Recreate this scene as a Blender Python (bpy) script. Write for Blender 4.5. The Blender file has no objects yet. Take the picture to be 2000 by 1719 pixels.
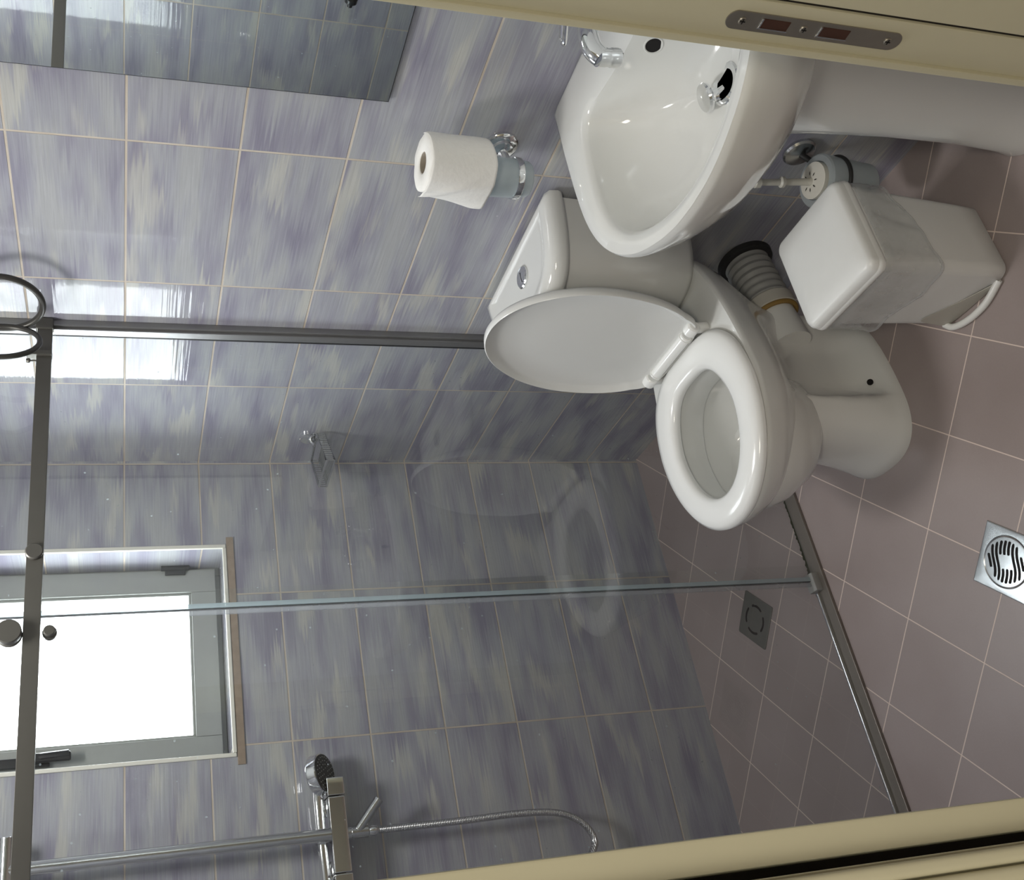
import bpy, bmesh, math, random
from mathutils import Vector, Matrix
random.seed(7)
SC = bpy.context.scene
COL = SC.collection
PI = math.pi

# ------------------------------------------------------------------ camera
cam_d = bpy.data.cameras.new('camera'); cam = bpy.data.objects.new('camera', cam_d); COL.objects.link(cam)
F_PX, CX, CY = 1938.893, 845.533, 814.113           # focal length and principal point of the upright frame (px)
YAW, PITCH, ROLL = 0.521184, -0.289601, 0.000663
CAM = Vector((-1.383113, -2.488669, 1.580259))
_d = Vector((math.sin(YAW)*math.cos(PITCH), math.cos(YAW)*math.cos(PITCH), math.sin(PITCH)))
_r = Vector((math.cos(YAW), -math.sin(YAW), 0)); _u = _r.cross(_d)
_r, _u = _r*math.cos(ROLL)+_u*math.sin(ROLL), -_r*math.sin(ROLL)+_u*math.cos(ROLL)
cx_, cy_, cz_ = -_u, _r, -_d                         # the phone was held sideways
cam.matrix_world = Matrix(((cx_.x, cy_.x, cz_.x, CAM.x), (cx_.y, cy_.y, cz_.y, CAM.y), (cx_.z, cy_.z, cz_.z, CAM.z), (0, 0, 0, 1)))
cam_d.sensor_fit = 'HORIZONTAL'; cam_d.sensor_width = 36.0; cam_d.lens = F_PX/2000*36
cam_d.shift_x = (1000-CY)/2000; cam_d.shift_y = ((1719-CX)-859.5)/2000
cam_d.clip_start = 0.02
SC.camera = cam

# ------------------------------------------------------------------ world, lights, exposure
W = bpy.data.worlds.new('overcast_sky'); SC.world = W; W.use_nodes = True
bg = W.node_tree.nodes['Background']; bg.inputs[0].default_value = (0.93, 0.97, 1.0, 1); bg.inputs[1].default_value = 12.0
SC.view_settings.view_transform = 'Standard'; SC.view_settings.look = 'None'
SC.view_settings.gamma = 1.0; SC.view_settings.use_curve_mapping = False
SC.view_settings.exposure = 0.44

def area(name, loc, rot, sx, sy, power, color=(1, 1, 1), portal=False):
    l = bpy.data.lights.new(name, 'AREA'); l.shape = 'RECTANGLE'; l.size = sx; l.size_y = sy
    l.energy = power; l.color = color
    if portal: l.cycles.is_portal = True
    o = bpy.data.objects.new(name, l); COL.objects.link(o); o.location = loc; o.rotation_euler = rot
    return o
area('window_sky_portal', (-.545, .235, 1.73), (-PI/2, 0, 0), .58, .86, 1, portal=True)
area('hall_ceiling_light', (-1.8, -3.0, 2.38), (0, 0, 0), .5, .5, 20, (1, .93, .80))
area('added_bathroom_fill', (-.78, -.86, 2.38), (0, 0, 0), .3, .3, 9, (1, .98, .95))  # added overhead fill; no lamp is known on this ceiling

# ------------------------------------------------------------------ node helpers
class NT:
    def __init__(s, name):
        s.mat = bpy.data.materials.new(name); s.mat.use_nodes = True
        s.t = s.mat.node_tree; s.n = s.t.nodes; s.l = s.t.links
        s.b = s.n['Principled BSDF']; s.out = s.n['Material Output']
    def put(s, sock, v):
        if isinstance(v, bpy.types.NodeSocket): s.l.new(v, sock)
        elif isinstance(v, (tuple, list)) and len(v) == 3 and sock.type == 'RGBA': sock.default_value = (*v, 1)
        else: sock.default_value = v
    def m(s, op, a, b=0.0, c=0.0):
        nd = s.n.new('ShaderNodeMath'); nd.operation = op
        for i, v in enumerate((a, b, c)): s.put(nd.inputs[i], v)
        return nd.outputs[0]
    def vec(s, x, y, z=0.0):
        nd = s.n.new('ShaderNodeCombineXYZ')
        for i, v in enumerate((x, y, z)): s.put(nd.inputs[i], v)
        return nd.outputs[0]
    def pos(s):
        g = s.n.new('ShaderNodeNewGeometry'); sp = s.n.new('ShaderNodeSeparateXYZ'); s.l.new(g.outputs['Position'], sp.inputs[0])
        return sp.outputs
    def noise(s, v, scale, detail=2, rough=.5):
        nd = s.n.new('ShaderNodeTexNoise'); s.put(nd.inputs['Vector'], v); nd.inputs['Scale'].default_value = scale
        nd.inputs['Detail'].default_value = detail; nd.inputs['Roughness'].default_value = rough
        return nd.outputs[0]
    def white(s, v):
        nd = s.n.new('ShaderNodeTexWhiteNoise'); nd.noise_dimensions = '3D'; s.put(nd.inputs['Vector'], v)
        sp = s.n.new('ShaderNodeSeparateColor'); s.l.new(nd.outputs['Color'], sp.inputs[0]); return sp.outputs
    def ramp(s, f, stops):
        nd = s.n.new('ShaderNodeValToRGB'); s.put(nd.inputs[0], f); e = nd.color_ramp.elements
        while len(e) < len(stops): e.new(.5)
        for i, (p, c) in enumerate(stops): e[i].position = p; e[i].color = (*c, 1)
        return nd.outputs[0]
    def mix(s, f, a, b, blend='MIX'):
        nd = s.n.new('ShaderNodeMix'); nd.data_type = 'RGBA'; nd.blend_type = blend
        s.put(nd.inputs[0], f); s.put(nd.inputs[6], a); s.put(nd.inputs[7], b); return nd.outputs[2]
    def smooth(s, v, lo, hi):
        nd = s.n.new('ShaderNodeMapRange'); nd.interpolation_type = 'SMOOTHSTEP'; s.put(nd.inputs[0], v)
        nd.inputs[1].default_value = lo; nd.inputs[2].default_value = hi; return nd.outputs[0]
    def bump(s, h, dist, strength=1.0):
        nd = s.n.new('ShaderNodeBump'); nd.inputs['Strength'].default_value = strength; nd.inputs['Distance'].default_value = dist
        s.put(nd.inputs['Height'], h); s.l.new(nd.outputs[0], s.b.inputs['Normal']); return nd
    def set(s, **k):
        for a, v in k.items(): s.put(s.b.inputs[a.replace('_', ' ')], v)
        return s

def plain(name, col, rough=.4, metal=0.0, var=.04, scale=30, bump=0.0, coat=0.0, spec=.5, ior=1.5):
    t = NT(name); p = t.pos(); v = t.vec(p[0], p[1], p[2])
    n = t.noise(v, scale, 3)
    f = t.m('ADD', 1-var, t.m('MULTIPLY', n, 2*var))
    t.set(Base_Color=t.mix(1.0, col, t.vec(f, f, f), 'MULTIPLY'), Roughness=rough, Metallic=metal)
    t.b.inputs['Coat Weight'].default_value = coat; t.b.inputs['Specular IOR Level'].default_value = spec
    t.b.inputs['IOR'].default_value = ior
    if bump: t.bump(n, bump)
    return t.mat

TW, TH, ZB = .39334, .20, .17199
def wall_tile(name, axis, off):
    t = NT(name); p = t.pos()
    c = t.m('MULTIPLY', p[axis], -1.0); z = p[2]
    u = t.m('DIVIDE', t.m('SUBTRACT', c, off), TW); v = t.m('DIVIDE', t.m('SUBTRACT', z, ZB), TH)
    iu = t.m('FLOOR', u); iv = t.m('FLOOR', v); fu = t.m('SUBTRACT', u, iu); fv = t.m('SUBTRACT', v, iv)
    du = t.m('MULTIPLY', t.m('MINIMUM', fu, t.m('SUBTRACT', 1.0, fu)), TW)
    dv = t.m('MULTIPLY', t.m('MINIMUM', fv, t.m('SUBTRACT', 1.0, fv)), TH)
    d = t.m('MINIMUM', du, dv)
    g = t.smooth(d, .0017, .0026)                    # 0 in the joint, 1 on the tile
    r = t.white(t.vec(iu, iv, float(axis)))
    X = t.m('ADD', t.m('MULTIPLY', fu, TW), t.m('MULTIPLY', r[0], 37.0))
    Y = t.m('ADD', t.m('MULTIPLY', fv, TH), t.m('MULTIPLY', r[1], 23.0))
    jit = t.noise(t.vec(t.m('MULTIPLY', X, 3.0), t.m('MULTIPLY', Y, 170.0)), 1.0, 2)
    X2 = t.m('ADD', X, t.m('MULTIPLY', t.m('SUBTRACT', jit, .5), .20))
    blot = t.noise(t.vec(t.m('MULTIPLY', X2, 5.0), t.m('MULTIPLY', Y, 16.0)), 1.0, 1.5)
    blot2 = t.noise(t.vec(t.m('MULTIPLY', X2, 5.5), t.m('MULTIPLY', Y, 17.0), 4.7), 1.0, 1.5)
    fine = t.noise(t.vec(t.m('MULTIPLY', X, 9.0), t.m('MULTIPLY', Y, 420.0)), 1.0, 3, .6)
    base = t.ramp(blot, ((.30, (.272, .264, .335)), (.42, (.335, .335, .392)), (.52, (.378, .386, .428)), (.63, (.42, .43, .448))))
    cream = t.smooth(blot2, .56, .70)
    base = t.mix(t.m('MULTIPLY', cream, .75), base, (.53, .53, .49))
    k = t.m('ADD', .78, t.m('MULTIPLY', fine, .44))
    base = t.mix(1.0, base, t.vec(k, k, k), 'MULTIPLY')
    gn = t.noise(t.vec(p[0], p[1], p[2]), 9.0, 3)
    grout = t.ramp(gn, ((.3, (.50, .43, .35)), (.7, (.64, .58, .50))))
    t.set(Base_Color=t.mix(g, grout, base), Roughness=t.m('ADD', .7, t.m('MULTIPLY', g, -.668)))
    t.b.inputs['Specular IOR Level'].default_value = .36
    t.b.inputs['IOR'].default_value = 1.5
    st = t.noise(t.vec(t.m('MULTIPLY', X, 4.0), t.m('MULTIPLY', Y, 170.0)), 1.0, 1)
    wob = t.noise(t.vec(t.m('MULTIPLY', X, 60.0), t.m('MULTIPLY', Y, 60.0)), 1.0, 2)
    h = t.m('ADD', t.m('MULTIPLY', g, 1.0), t.m('ADD', t.m('MULTIPLY', st, .46), t.m('MULTIPLY', wob, .04)))
    t.bump(h, .0011, .8)
    return t.mat
M_WALL_R = wall_tile('glazed_lilac_wall_tile_right', 1, .38393)
M_WALL_B = wall_tile('glazed_lilac_wall_tile_back', 0, .79585-2*TW)
M_WALL_S = wall_tile('glazed_lilac_wall_tile_left', 1, .10)

def floor_tile():
    t = NT('mauve_floor_tile'); p = t.pos()
    th = 2.34792; c, s = math.cos(th), math.sin(th); S = .1988
    x = t.m('SUBTRACT', p[0], -.56703); y = t.m('SUBTRACT', p[1], -.83938)
    a = t.m('DIVIDE', t.m('ADD', t.m('MULTIPLY', x, c), t.m('MULTIPLY', y, s)), S)
    b = t.m('DIVIDE', t.m('SUBTRACT', t.m('MULTIPLY', y, c), t.m('MULTIPLY', x, s)), S)
    ia = t.m('FLOOR', a); ib = t.m('FLOOR', b); fa = t.m('SUBTRACT', a, ia); fb = t.m('SUBTRACT', b, ib)
    d = t.m('MULTIPLY', t.m('MINIMUM', t.m('MINIMUM', fa, t.m('SUBTRACT', 1.0, fa)), t.m('MINIMUM', fb, t.m('SUBTRACT', 1.0, fb))), S)
    g = t.smooth(d, .0009, .0016)
    r = t.white(t.vec(ia, ib, 2.0))
    n = t.noise(t.vec(p[0], p[1], p[2]), 5.0, 3); n2 = t.noise(t.vec(p[0], p[1], p[2]), 260.0, 2)
    col = t.ramp(n, ((.3, (.315, .260, .250)), (.7, (.355, .300, .290))))
    k = t.m('ADD', .92, t.m('ADD', t.m('MULTIPLY', r[0], .07), t.m('MULTIPLY', n2, .08)))
    col = t.mix(1.0, col, t.vec(k, k, k), 'MULTIPLY')
    t.set(Base_Color=t.mix(g, (.72, .60, .54), col), Roughness=t.m('ADD', .75, t.m('MULTIPLY', g, -.40)))
    t.bump(t.m('ADD', g, t.m('MULTIPLY', n2, .06)), .0008, .7)
    return t.mat
M_FLOOR = floor_tile()

M_CERAMIC = plain('white_glazed_ceramic', (.715, .72, .70), .09, var=.012, scale=6, coat=.3)
M_SEAT = plain('white_seat_plastic', (.84, .845, .83), .16, var=.01)
M_LID = plain('pale_grey_white_lid_plastic', (.72, .725, .71), .22, var=.01)
M_BIN = plain('white_bin_plastic', (.74, .745, .73), .33, var=.015)
M_CHROME = plain('chrome', (.82, .83, .84), .07, 1.0, var=.02)
M_CHROME_DULL = plain('worn_chrome', (.62, .63, .63), .2, 1.0, var=.05)
M_ALU = plain('grey_aluminium', (.30, .30, .30), .38, .75, var=.05, scale=60)
M_RAIL = plain('dark_anodised_rail', (.13, .125, .11), .42, .5, var=.04, scale=40)
M_SASH = plain('grey_coated_window_aluminium', (.34, .355, .335), .45, .25, var=.05, scale=50)
M_RING = plain('dark_grey_ring_metal', (.055, .052, .045), .38, .25, var=.06)
M_BLACK = plain('black_plastic', (.015, .015, .017), .35, var=.1)
M_RUBBER = plain('black_rubber', (.02, .02, .02), .6, var=.15, scale=80)
M_DARKHOLE = plain('dark_void', (.006, .005, .005), .9, var=.2)
M_BROWNHOLE = plain('dark_brown_wood_hole', (.05, .018, .010), .7, var=.3)
M_JAMB = plain('cream_lacquered_door_frame', (.56, .53, .385), .42, var=.02, scale=14)
M_STRIKE = plain('brushed_nickel_plate', (.33, .31, .27), .38, .85, var=.05, scale=90)
M_PAPER = plain('white_tissue_paper', (.86, .85, .82), .9, var=.03, scale=120, bump=.0006)
M_CARD = plain('grey_cardboard_core', (.40, .35, .29), .9, var=.06)
M_GROUTSTRIP = plain('bare_mortar_strip', (.33, .26, .20), .9, var=.25, scale=55, bump=.002)
M_TRIM = plain('ivory_edge_trim', (.80, .79, .71), .35, var=.02)
M_PLASTER = plain('painted_plaster', (.78, .77, .74), .85, var=.03)
M_HALL = plain('hall_paint', (.34, .32, .27), .85, var=.03)
M_STEEL = plain('brushed_drain_steel', (.60, .62, .63), .26, .95, var=.12, scale=45)
M_STEEL_DULL = plain('dull_drain_steel', (.22, .22, .20), .42, .8, var=.10, scale=45)
M_PIPE = plain('grey_corrugated_plastic', (.30, .30, .29), .5, var=.06)
M_PIPEPALE = plain('pale_pipe_collar', (.50, .48, .43), .45, var=.05)
M_OCHRE = plain('ochre_rubber_seal', (.26, .16, .04), .6, var=.2)
M_BRUSHW = plain('ivory_brush_plastic', (.66, .64, .57), .35, var=.02)
M_GROOVE = plain('dark_seal_groove', (.06, .07, .08), .4)
M_TRACK = plain('brown_grey_track_metal', (.24, .215, .19), .36, .55, var=.05, scale=30)
M_DIRT = plain('dark_mould', (.035, .038, .02), .95, var=.4, scale=300)
M_GAP_SHADE = plain('door_gap_shade', (.012, .009, .007), .8, var=.2)  # near-black colour paints the shade inside the door frame gaps

def hose_mat():
    t = NT('ribbed_metal_hose'); t.set(Base_Color=(.60, .61, .61), Roughness=.24, Metallic=1.0); p = t.pos()
    w = t.n.new('ShaderNodeTexWave'); t.put(w.inputs['Vector'], t.vec(p[0], p[1], p[2])); w.bands_direction = 'Z'; w.inputs['Scale'].default_value = 75
    t.bump(w.outputs[1], .0012, .9); return t.mat
M_HOSE = hose_mat()

def mirror_mat():
    t = NT('mirror_silvering'); p = t.pos()
    n = t.noise(t.vec(p[0], p[1], p[2]), 3.0, 2)
    t.set(Base_Color=t.ramp(n, ((.3, (.86, .90, .89)), (.7, (.88, .92, .91)))), Roughness=.008, Metallic=1.0); return t.mat
M_MIRROR = mirror_mat()

def thin_glass(name, tint, refl=1.0, ior=1.5, frost=0.0, frostcol=(.7, .8, .8), dirt=0.0):
    t = NT(name); t.n.remove(t.b)
    tr = t.n.new('ShaderNodeBsdfTransparent'); tr.inputs[0].default_value = (*tint, 1)
    gl = t.n.new('ShaderNodeBsdfGlossy'); gl.inputs['Roughness'].default_value = .015
    gm = t.n.new('ShaderNodeNewGeometry'); dt = t.n.new('ShaderNodeVectorMath'); dt.operation = 'DOT_PRODUCT'
    t.l.new(gm.outputs['Normal'], dt.inputs[0]); t.l.new(gm.outputs['Incoming'], dt.inputs[1])
    f5 = t.m('POWER', t.m('SUBTRACT', 1.0, t.m('MINIMUM', t.m('ABSOLUTE', dt.outputs['Value']), 1.0)), 5.0)
    f0 = ((ior-1)/(ior+1))**2*2                       # both faces of the pane counted on the first one met
    fr = t.m('MULTIPLY', t.m('ADD', f0, t.m('MULTIPLY', f5, 1-f0)), t.m('SUBTRACT', 1.0, gm.outputs['Backfacing']))
    mx = t.n.new('ShaderNodeMixShader'); t.l.new(t.m('MULTIPLY', fr, refl), mx.inputs[0]); t.l.new(tr.outputs[0], mx.inputs[1]); t.l.new(gl.outputs[0], mx.inputs[2])
    last = mx
    if frost or dirt:
        df = t.n.new('ShaderNodeBsdfDiffuse'); df.inputs[0].default_value = (*frostcol, 1)
        tl = t.n.new('ShaderNodeBsdfTranslucent'); tl.inputs[0].default_value = (*frostcol, 1)
        m1 = t.n.new('ShaderNodeMixShader'); m1.inputs[0].default_value = .5; t.l.new(df.outputs[0], m1.inputs[1]); t.l.new(tl.outputs[0], m1.inputs[2])
        m2 = t.n.new('ShaderNodeMixShader')
        p = t.pos(); v = t.vec(p[0], p[1], p[2])
        if dirt:                                     # dried water spots
            vo = t.n.new('ShaderNodeTexVoronoi'); t.put(vo.inputs['Vector'], v); vo.inputs['Scale'].default_value = 38
            spot = t.m('LESS_THAN', vo.outputs[0], t.m('MULTIPLY', t.m('GREATER_THAN', t.noise(v, 90.0, 1), .60), .085))
            f = t.m('ADD', t.m('MULTIPLY', spot, dirt), frost)
        else: f = t.m('ADD', frost-.05, t.m('MULTIPLY', t.noise(v, 30.0, 2), .1))
        t.put(m2.inputs[0], f); t.l.new(mx.outputs[0], m2.inputs[1]); t.l.new(m1.outputs[0], m2.inputs[2]); last = m2
    t.l.new(last.outputs[0], t.out.inputs[0])
    return t.mat
M_GLASS = thin_glass('clear_shower_glass', (.988, .996, .992), 1.0, 1.5, frost=.004, dirt=.35)
M_GLASS_EDGE = thin_glass('clear_plastic_seal', (.88, .93, .94), 1.2, 1.5, frost=.62, frostcol=(.66, .76, .80))
M_GLASS_LIP = thin_glass('seal_lip_plastic', (.93, .94, .95), 1.0, 1.5, frost=.30, frostcol=(.66, .68, .72))
M_PANE = thin_glass('frosted_window_glass', (.96, .97, .97), .6, 1.5, frost=.06, frostcol=(.9, .93, .95))
M_FROST = thin_glass('frosted_blue_glass', (.92, .95, .96), 1.0, 1.5, frost=.55, frostcol=(.74, .79, .81))
M_BAG = thin_glass('translucent_bin_liner', (.92, .93, .93), 2.0, 1.5, frost=.28, frostcol=(.80, .81, .81))

# ------------------------------------------------------------------ mesh helpers
def link(name, bm, mat, parent=None, sharp=35, mats=None, recalc=True):
    if recalc: bmesh.ops.recalc_face_normals(bm, faces=bm.faces[:])
    lim = math.radians(sharp)
    for f in bm.faces: f.smooth = True
    for e in bm.edges:
        if len(e.link_faces) == 2 and e.calc_face_angle(0) > lim: e.smooth = False
    me = bpy.data.meshes.new(name); bm.to_mesh(me); bm.free()
    for mm in (mats or [mat]): me.materials.append(mm)
    o = bpy.data.objects.new(name, me); COL.objects.link(o)
    if sharp == 35:
        wm = o.modifiers.new('weighted_normals', 'WEIGHTED_NORMAL'); wm.keep_sharp = True
    if parent:
        o.parent = parent
        if parent.type == 'EMPTY': o.matrix_parent_inverse = Matrix.Translation(-parent.location)
    return o
def thing(name, label, cat, loc, group=None):
    o = bpy.data.objects.new(name, None); COL.objects.link(o); o.location = loc; o.empty_display_size = .05
    o['label'] = label; o['category'] = cat
    if group: o['group'] = group
    return o
def tag(o, label, cat, group=None):
    o['label'] = label; o['category'] = cat
    if group: o['group'] = group
    return o
def struct(o, label=None, cat=None):
    o['kind'] = 'structure'
    if label: o['label'] = label
    if cat: o['category'] = cat
    return o
def BM(): return bmesh.new()
def box(bm, x0, x1, y0, y1, z0, z1, bev=0.0, seg=2):
    vs = [bm.verts.new(p) for p in ((x0,y0,z0),(x1,y0,z0),(x1,y1,z0),(x0,y1,z0),(x0,y0,z1),(x1,y0,z1),(x1,y1,z1),(x0,y1,z1))]
    fs = [bm.faces.new([vs[i] for i in q]) for q in ((0,3,2,1),(4,5,6,7),(0,1,5,4),(1,2,6,5),(2,3,7,6),(3,0,4,7))]
    if bev:
        es = list({e for f in fs for e in f.edges})
        bmesh.ops.bevel(bm, geom=es, offset=bev, segments=seg, profile=.5, affect='EDGES')
    return bm
def frame_of(ax):
    ax = Vector(ax).normalized(); h = Vector((0, 0, 1)) if abs(ax.z) < .9 else Vector((1, 0, 0))
    a = ax.cross(h).normalized(); return ax, a, ax.cross(a)
def loft(bm, rings, closed=True, cap0=True, cap1=True, loop=False):
    vr = [[bm.verts.new(p) for p in r] for r in rings]; n = len(vr[0])
    rng = range(len(vr)) if loop else range(len(vr)-1)
    for i in rng:
        a, b = vr[i], vr[(i+1) % len(vr)]
        for j in range(n if closed else n-1):
            k = (j+1) % n
            try: bm.faces.new((a[j], a[k], b[k], b[j]))
            except ValueError: pass
    if cap0 and not loop: bm.faces.new(vr[0][::-1])
    if cap1 and not loop: bm.faces.new(vr[-1])
    return bm
def lathe(bm, prof, c, ax=(0, 0, 1), n=48, cap0=True, cap1=True, loop=False):
    ax, a, b = frame_of(ax); c = Vector(c)
    rings = [[c+ax*h+(a*math.cos(2*PI*i/n)+b*math.sin(2*PI*i/n))*max(r, 1e-4) for i in range(n)] for r, h in prof]
    return loft(bm, rings, True, cap0, cap1, loop)
def cyl(bm, p0, p1, r, n=32, r1=None, bev=0.0):
    p0, p1 = Vector(p0), Vector(p1); L = (p1-p0).length; r1 = r if r1 is None else r1
    pr = [(r, 0), (r1, L)] if not bev else [(r-bev, 0), (r, bev), (r1, L-bev), (r1-bev, L)]
    return lathe(bm, pr, p0, p1-p0, n)
def spline(pts, per=8, closed=False):
    P = [Vector(p) for p in pts]; n = len(P); out = []
    for i in range(n if closed else n-1):
        g = lambda k: P[k % n] if closed else P[min(max(k, 0), n-1)]
        p0, p1, p2, p3 = g(i-1), g(i), g(i+1), g(i+2)
        for s in range(per):
            t = s/per
            out.append(.5*((2*p1)+(p2-p0)*t+(2*p0-5*p1+4*p2-p3)*t*t+(3*p1-p0-3*p2+p3)*t**3))
    if not closed: out.append(P[-1])
    return out
def tube(bm, pts, r, n=12, closed=False, rad=None):
    P = [Vector(p) for p in pts]; m = len(P); rings = []; ref = None
    for i in range(m):
        t = (P[(i+1) % m]-P[i-1]) if closed else (P[min(i+1, m-1)]-P[max(i-1, 0)])
        t.normalize()
        if ref is None: ref = frame_of(t)[1]
        ref = (ref-t*ref.dot(t)).normalized(); b = t.cross(ref)
        rr = rad(i/(m-1)) if rad else r
        rings.append([P[i]+(ref*math.cos(2*PI*k/n)+b*math.sin(2*PI*k/n))*rr for k in range(n)])
    return loft(bm, rings, True, True, True, loop=closed)
def torus(bm, c, ax, R, r, n=64, m=14):
    ax, a, b = frame_of(ax); c = Vector(c)
    return tube(bm, [c+(a*math.cos(2*PI*i/n)+b*math.sin(2*PI*i/n))*R for i in range(n)], r, m, True)
def polar(poly, c, n):                               # resample a plan outline at n even angles about c
    out = []; m = len(poly)
    for i in range(n):
        a = 2*PI*i/n; dx, dy = math.cos(a), math.sin(a); best = None
        for j in range(m):
            x1, y1 = poly[j][0]-c[0], poly[j][1]-c[1]; x2, y2 = poly[(j+1) % m][0]-c[0], poly[(j+1) % m][1]-c[1]
            den = dx*(y2-y1)-dy*(x2-x1)
            if abs(den) < 1e-12: continue
            t = (x1*(y2-y1)-y1*(x2-x1))/den; s = (x1*dy-y1*dx)/den
            if t > 0 and -1e-9 <= s <= 1+1e-9 and (best is None or t > best): best = t
        out.append((c[0]+dx*best, c[1]+dy*best))
    return out
def rrect(x0, x1, y0, y1, r, k=8):
    out = []
    for cx, cy, a0 in ((x1-r, y1-r, 0), (x0+r, y1-r, PI/2), (x0+r, y0+r, PI), (x1-r, y0+r, 1.5*PI)):
        for i in range(k+1):
            a = a0+PI/2*i/k; out.append((cx+r*math.cos(a), cy+r*math.sin(a)))
    return out
def ring3(o2, z): return [(x, y, z) for x, y in o2]

# ------------------------------------------------------------------ room shell
LW, FW, HALL = -1.325, -1.875, -1.99                 # left wall, inner and outer face of the door wall
CEIL = 2.42
bm = BM(); box(bm, -2.4, .12, -4.4, .26, -.1, 0); struct(link('floor', bm, M_FLOOR))
bm = BM(); box(bm, -2.4, .12, -4.4, .26, CEIL, CEIL+.1); struct(link('ceiling', bm, M_PLASTER))
bm = BM(); box(bm, 0, .12, FW, .26, 0, CEIL); struct(link('wall_right', bm, M_WALL_R))
bm = BM(); box(bm, LW-.12, LW, FW, .26, 0, CEIL); struct(link('wall_left', bm, M_WALL_S))
WX0, WX1, WZ0, WZ1 = -.815, -.268, 1.316, 2.14      # window opening
bm = BM()
for q in ((LW, WX0, 0, CEIL), (WX1, 0, 0, CEIL), (WX0, WX1, 0, WZ0), (WX0, WX1, WZ1, CEIL)): box(bm, q[0], q[1], 0, .26, q[2], q[3])
struct(link('wall_back', bm, M_WALL_B))
DX0, DX1, DZ = -1.3335, -.499, 2.06                   # door opening (clear)
bm = BM()
for q in ((-2.4, DX0-.06, 0, CEIL), (DX1+.04, .12, 0, CEIL), (DX0-.06, DX1+.04, DZ+.05, CEIL)): box(bm, q[0], q[1], HALL+.004, FW, q[2], q[3])
struct(link('wall_front', bm, M_PLASTER))
bm = BM(); box(bm, -2.5, -2.4, -4.4, HALL, 0, CEIL); struct(link('wall_hall_left', bm, M_HALL))
bm = BM(); box(bm, .12, .22, -4.4, HALL, 0, CEIL); struct(link('wall_hall_right', bm, M_HALL))
bm = BM(); box(bm, -2.5, .22, -4.5, -4.4, 0, CEIL); struct(link('wall_hall_back', bm, M_HALL))

# door frame -------------------------------------------------------
df = thing('door_1', 'cream lacquered door frame with striker plate around the bathroom doorway', 'door frame', (-.9, -1.93, 0)); df['kind'] = 'structure'
bm = BM(); box(bm, DX1, DX1+.04, -1.926, FW, 0, DZ, .0025)
link('jamb', bm, M_JAMB, df)
bm = BM(); box(bm, DX1-.0055, DX1+.02, FW-.001, FW+.0085, 0, DZ, .002); link('stop_bead', bm, M_JAMB, df)
bm = BM(); box(bm, DX1+.0045, DX1+.03, -1.9295, -1.9255, 0, DZ); link('frame_gap', bm, M_GAP_SHADE, df)
bm = BM(); box(bm, DX1+.001, DX1+.04, -2.04, -1.929, 0, DZ, .003); box(bm, DX1+.004, DX1+.11, -2.055, -2.012, 0, DZ+.08, .006); link('casing', bm, M_JAMB, df)
bm = BM(); box(bm, DX0-.018, DX0, -1.99, FW, 0, DZ, .002); link('jamb', bm, M_JAMB, df)
bm = BM(); box(bm, DX0-.030, DX0-.0182, -1.982, -1.93, 0, DZ); link('frame_gap', bm, M_GAP_SHADE, df)
bm = BM(); box(bm, DX0-.04, DX1+.04, -1.99, FW, DZ, DZ+.05, .003); link('head_jamb', bm, M_JAMB, df)
# hinge-side door leaf edge with its mouldings, swung out into the hall
bm = BM()
box(bm, -1.47, -1.3575, -2.008, -1.992, .01, DZ-.005, .002)
for x in (-1.3635, -1.373, -1.3835): box(bm, x-.0042, x+.0042, -2.015, -2.002, .01, DZ-.005, .003, 3)
dl = link('door_leaf', bm, M_JAMB, df)
# striker plate on the latch jamb
bm = BM()
zc, yc, hl, hw = .825, -1.900, .1165, .0115
pts = []
for s, a0 in ((1, 0), (-1, PI)):
    for i in range(13):
        a = a0+PI*i/12; pts.append((yc+hw*math.cos(a), zc+s*(hl-.012)+.012*math.sin(a)))
loft(bm, [[(DX1-.0002, y, z) for y, z in pts], [(DX1-.0014, y, z) for y, z in pts], [(DX1-.0018, yc+(y-yc)*.93, zc+(z-zc)*.993) for y, z in pts]])
sp = link('striker_plate', bm, M_STRIKE, df); sp['label'] = 'brushed metal striker plate'
for z0, z1, hx_ in ((.862, .899, 0), (.782, .822, 1)):
    bm = BM(); box(bm, DX1-.0024, DX1-.0012, yc-.0065, yc+.0055, z0, z1, .0006)
    link('bolt_slot', bm, M_BROWNHOLE, sp)
    bm = BM()
    box(bm, DX1-.0032, DX1-.0012, yc+.0050, yc+.0068, z0-.001, z1+.001, .0004); box(bm, DX1-.0032, DX1-.0012, yc-.0065, yc+.0055, z1-.002, z1, .0004)
    link('slot_lip', bm, M_CHROME_DULL, sp)
for z in (.922, .842, .727):
    bm = BM(); lathe(bm, ((.0048, 0), (.0048, .001), (.004, .0018)), (DX1-.0016, yc, z), (-1, 0, 0), 20); s = link('screw', bm, M_STRIKE, sp)
    bm = BM(); box(bm, DX1-.0040, DX1-.0032, yc-.0006, yc+.0006, z-.003, z+.003); box(bm, DX1-.0040, DX1-.0032, yc-.003, yc+.003, z-.0006, z+.0006); link('screw_cross', bm, M_DARKHOLE, sp)

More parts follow.
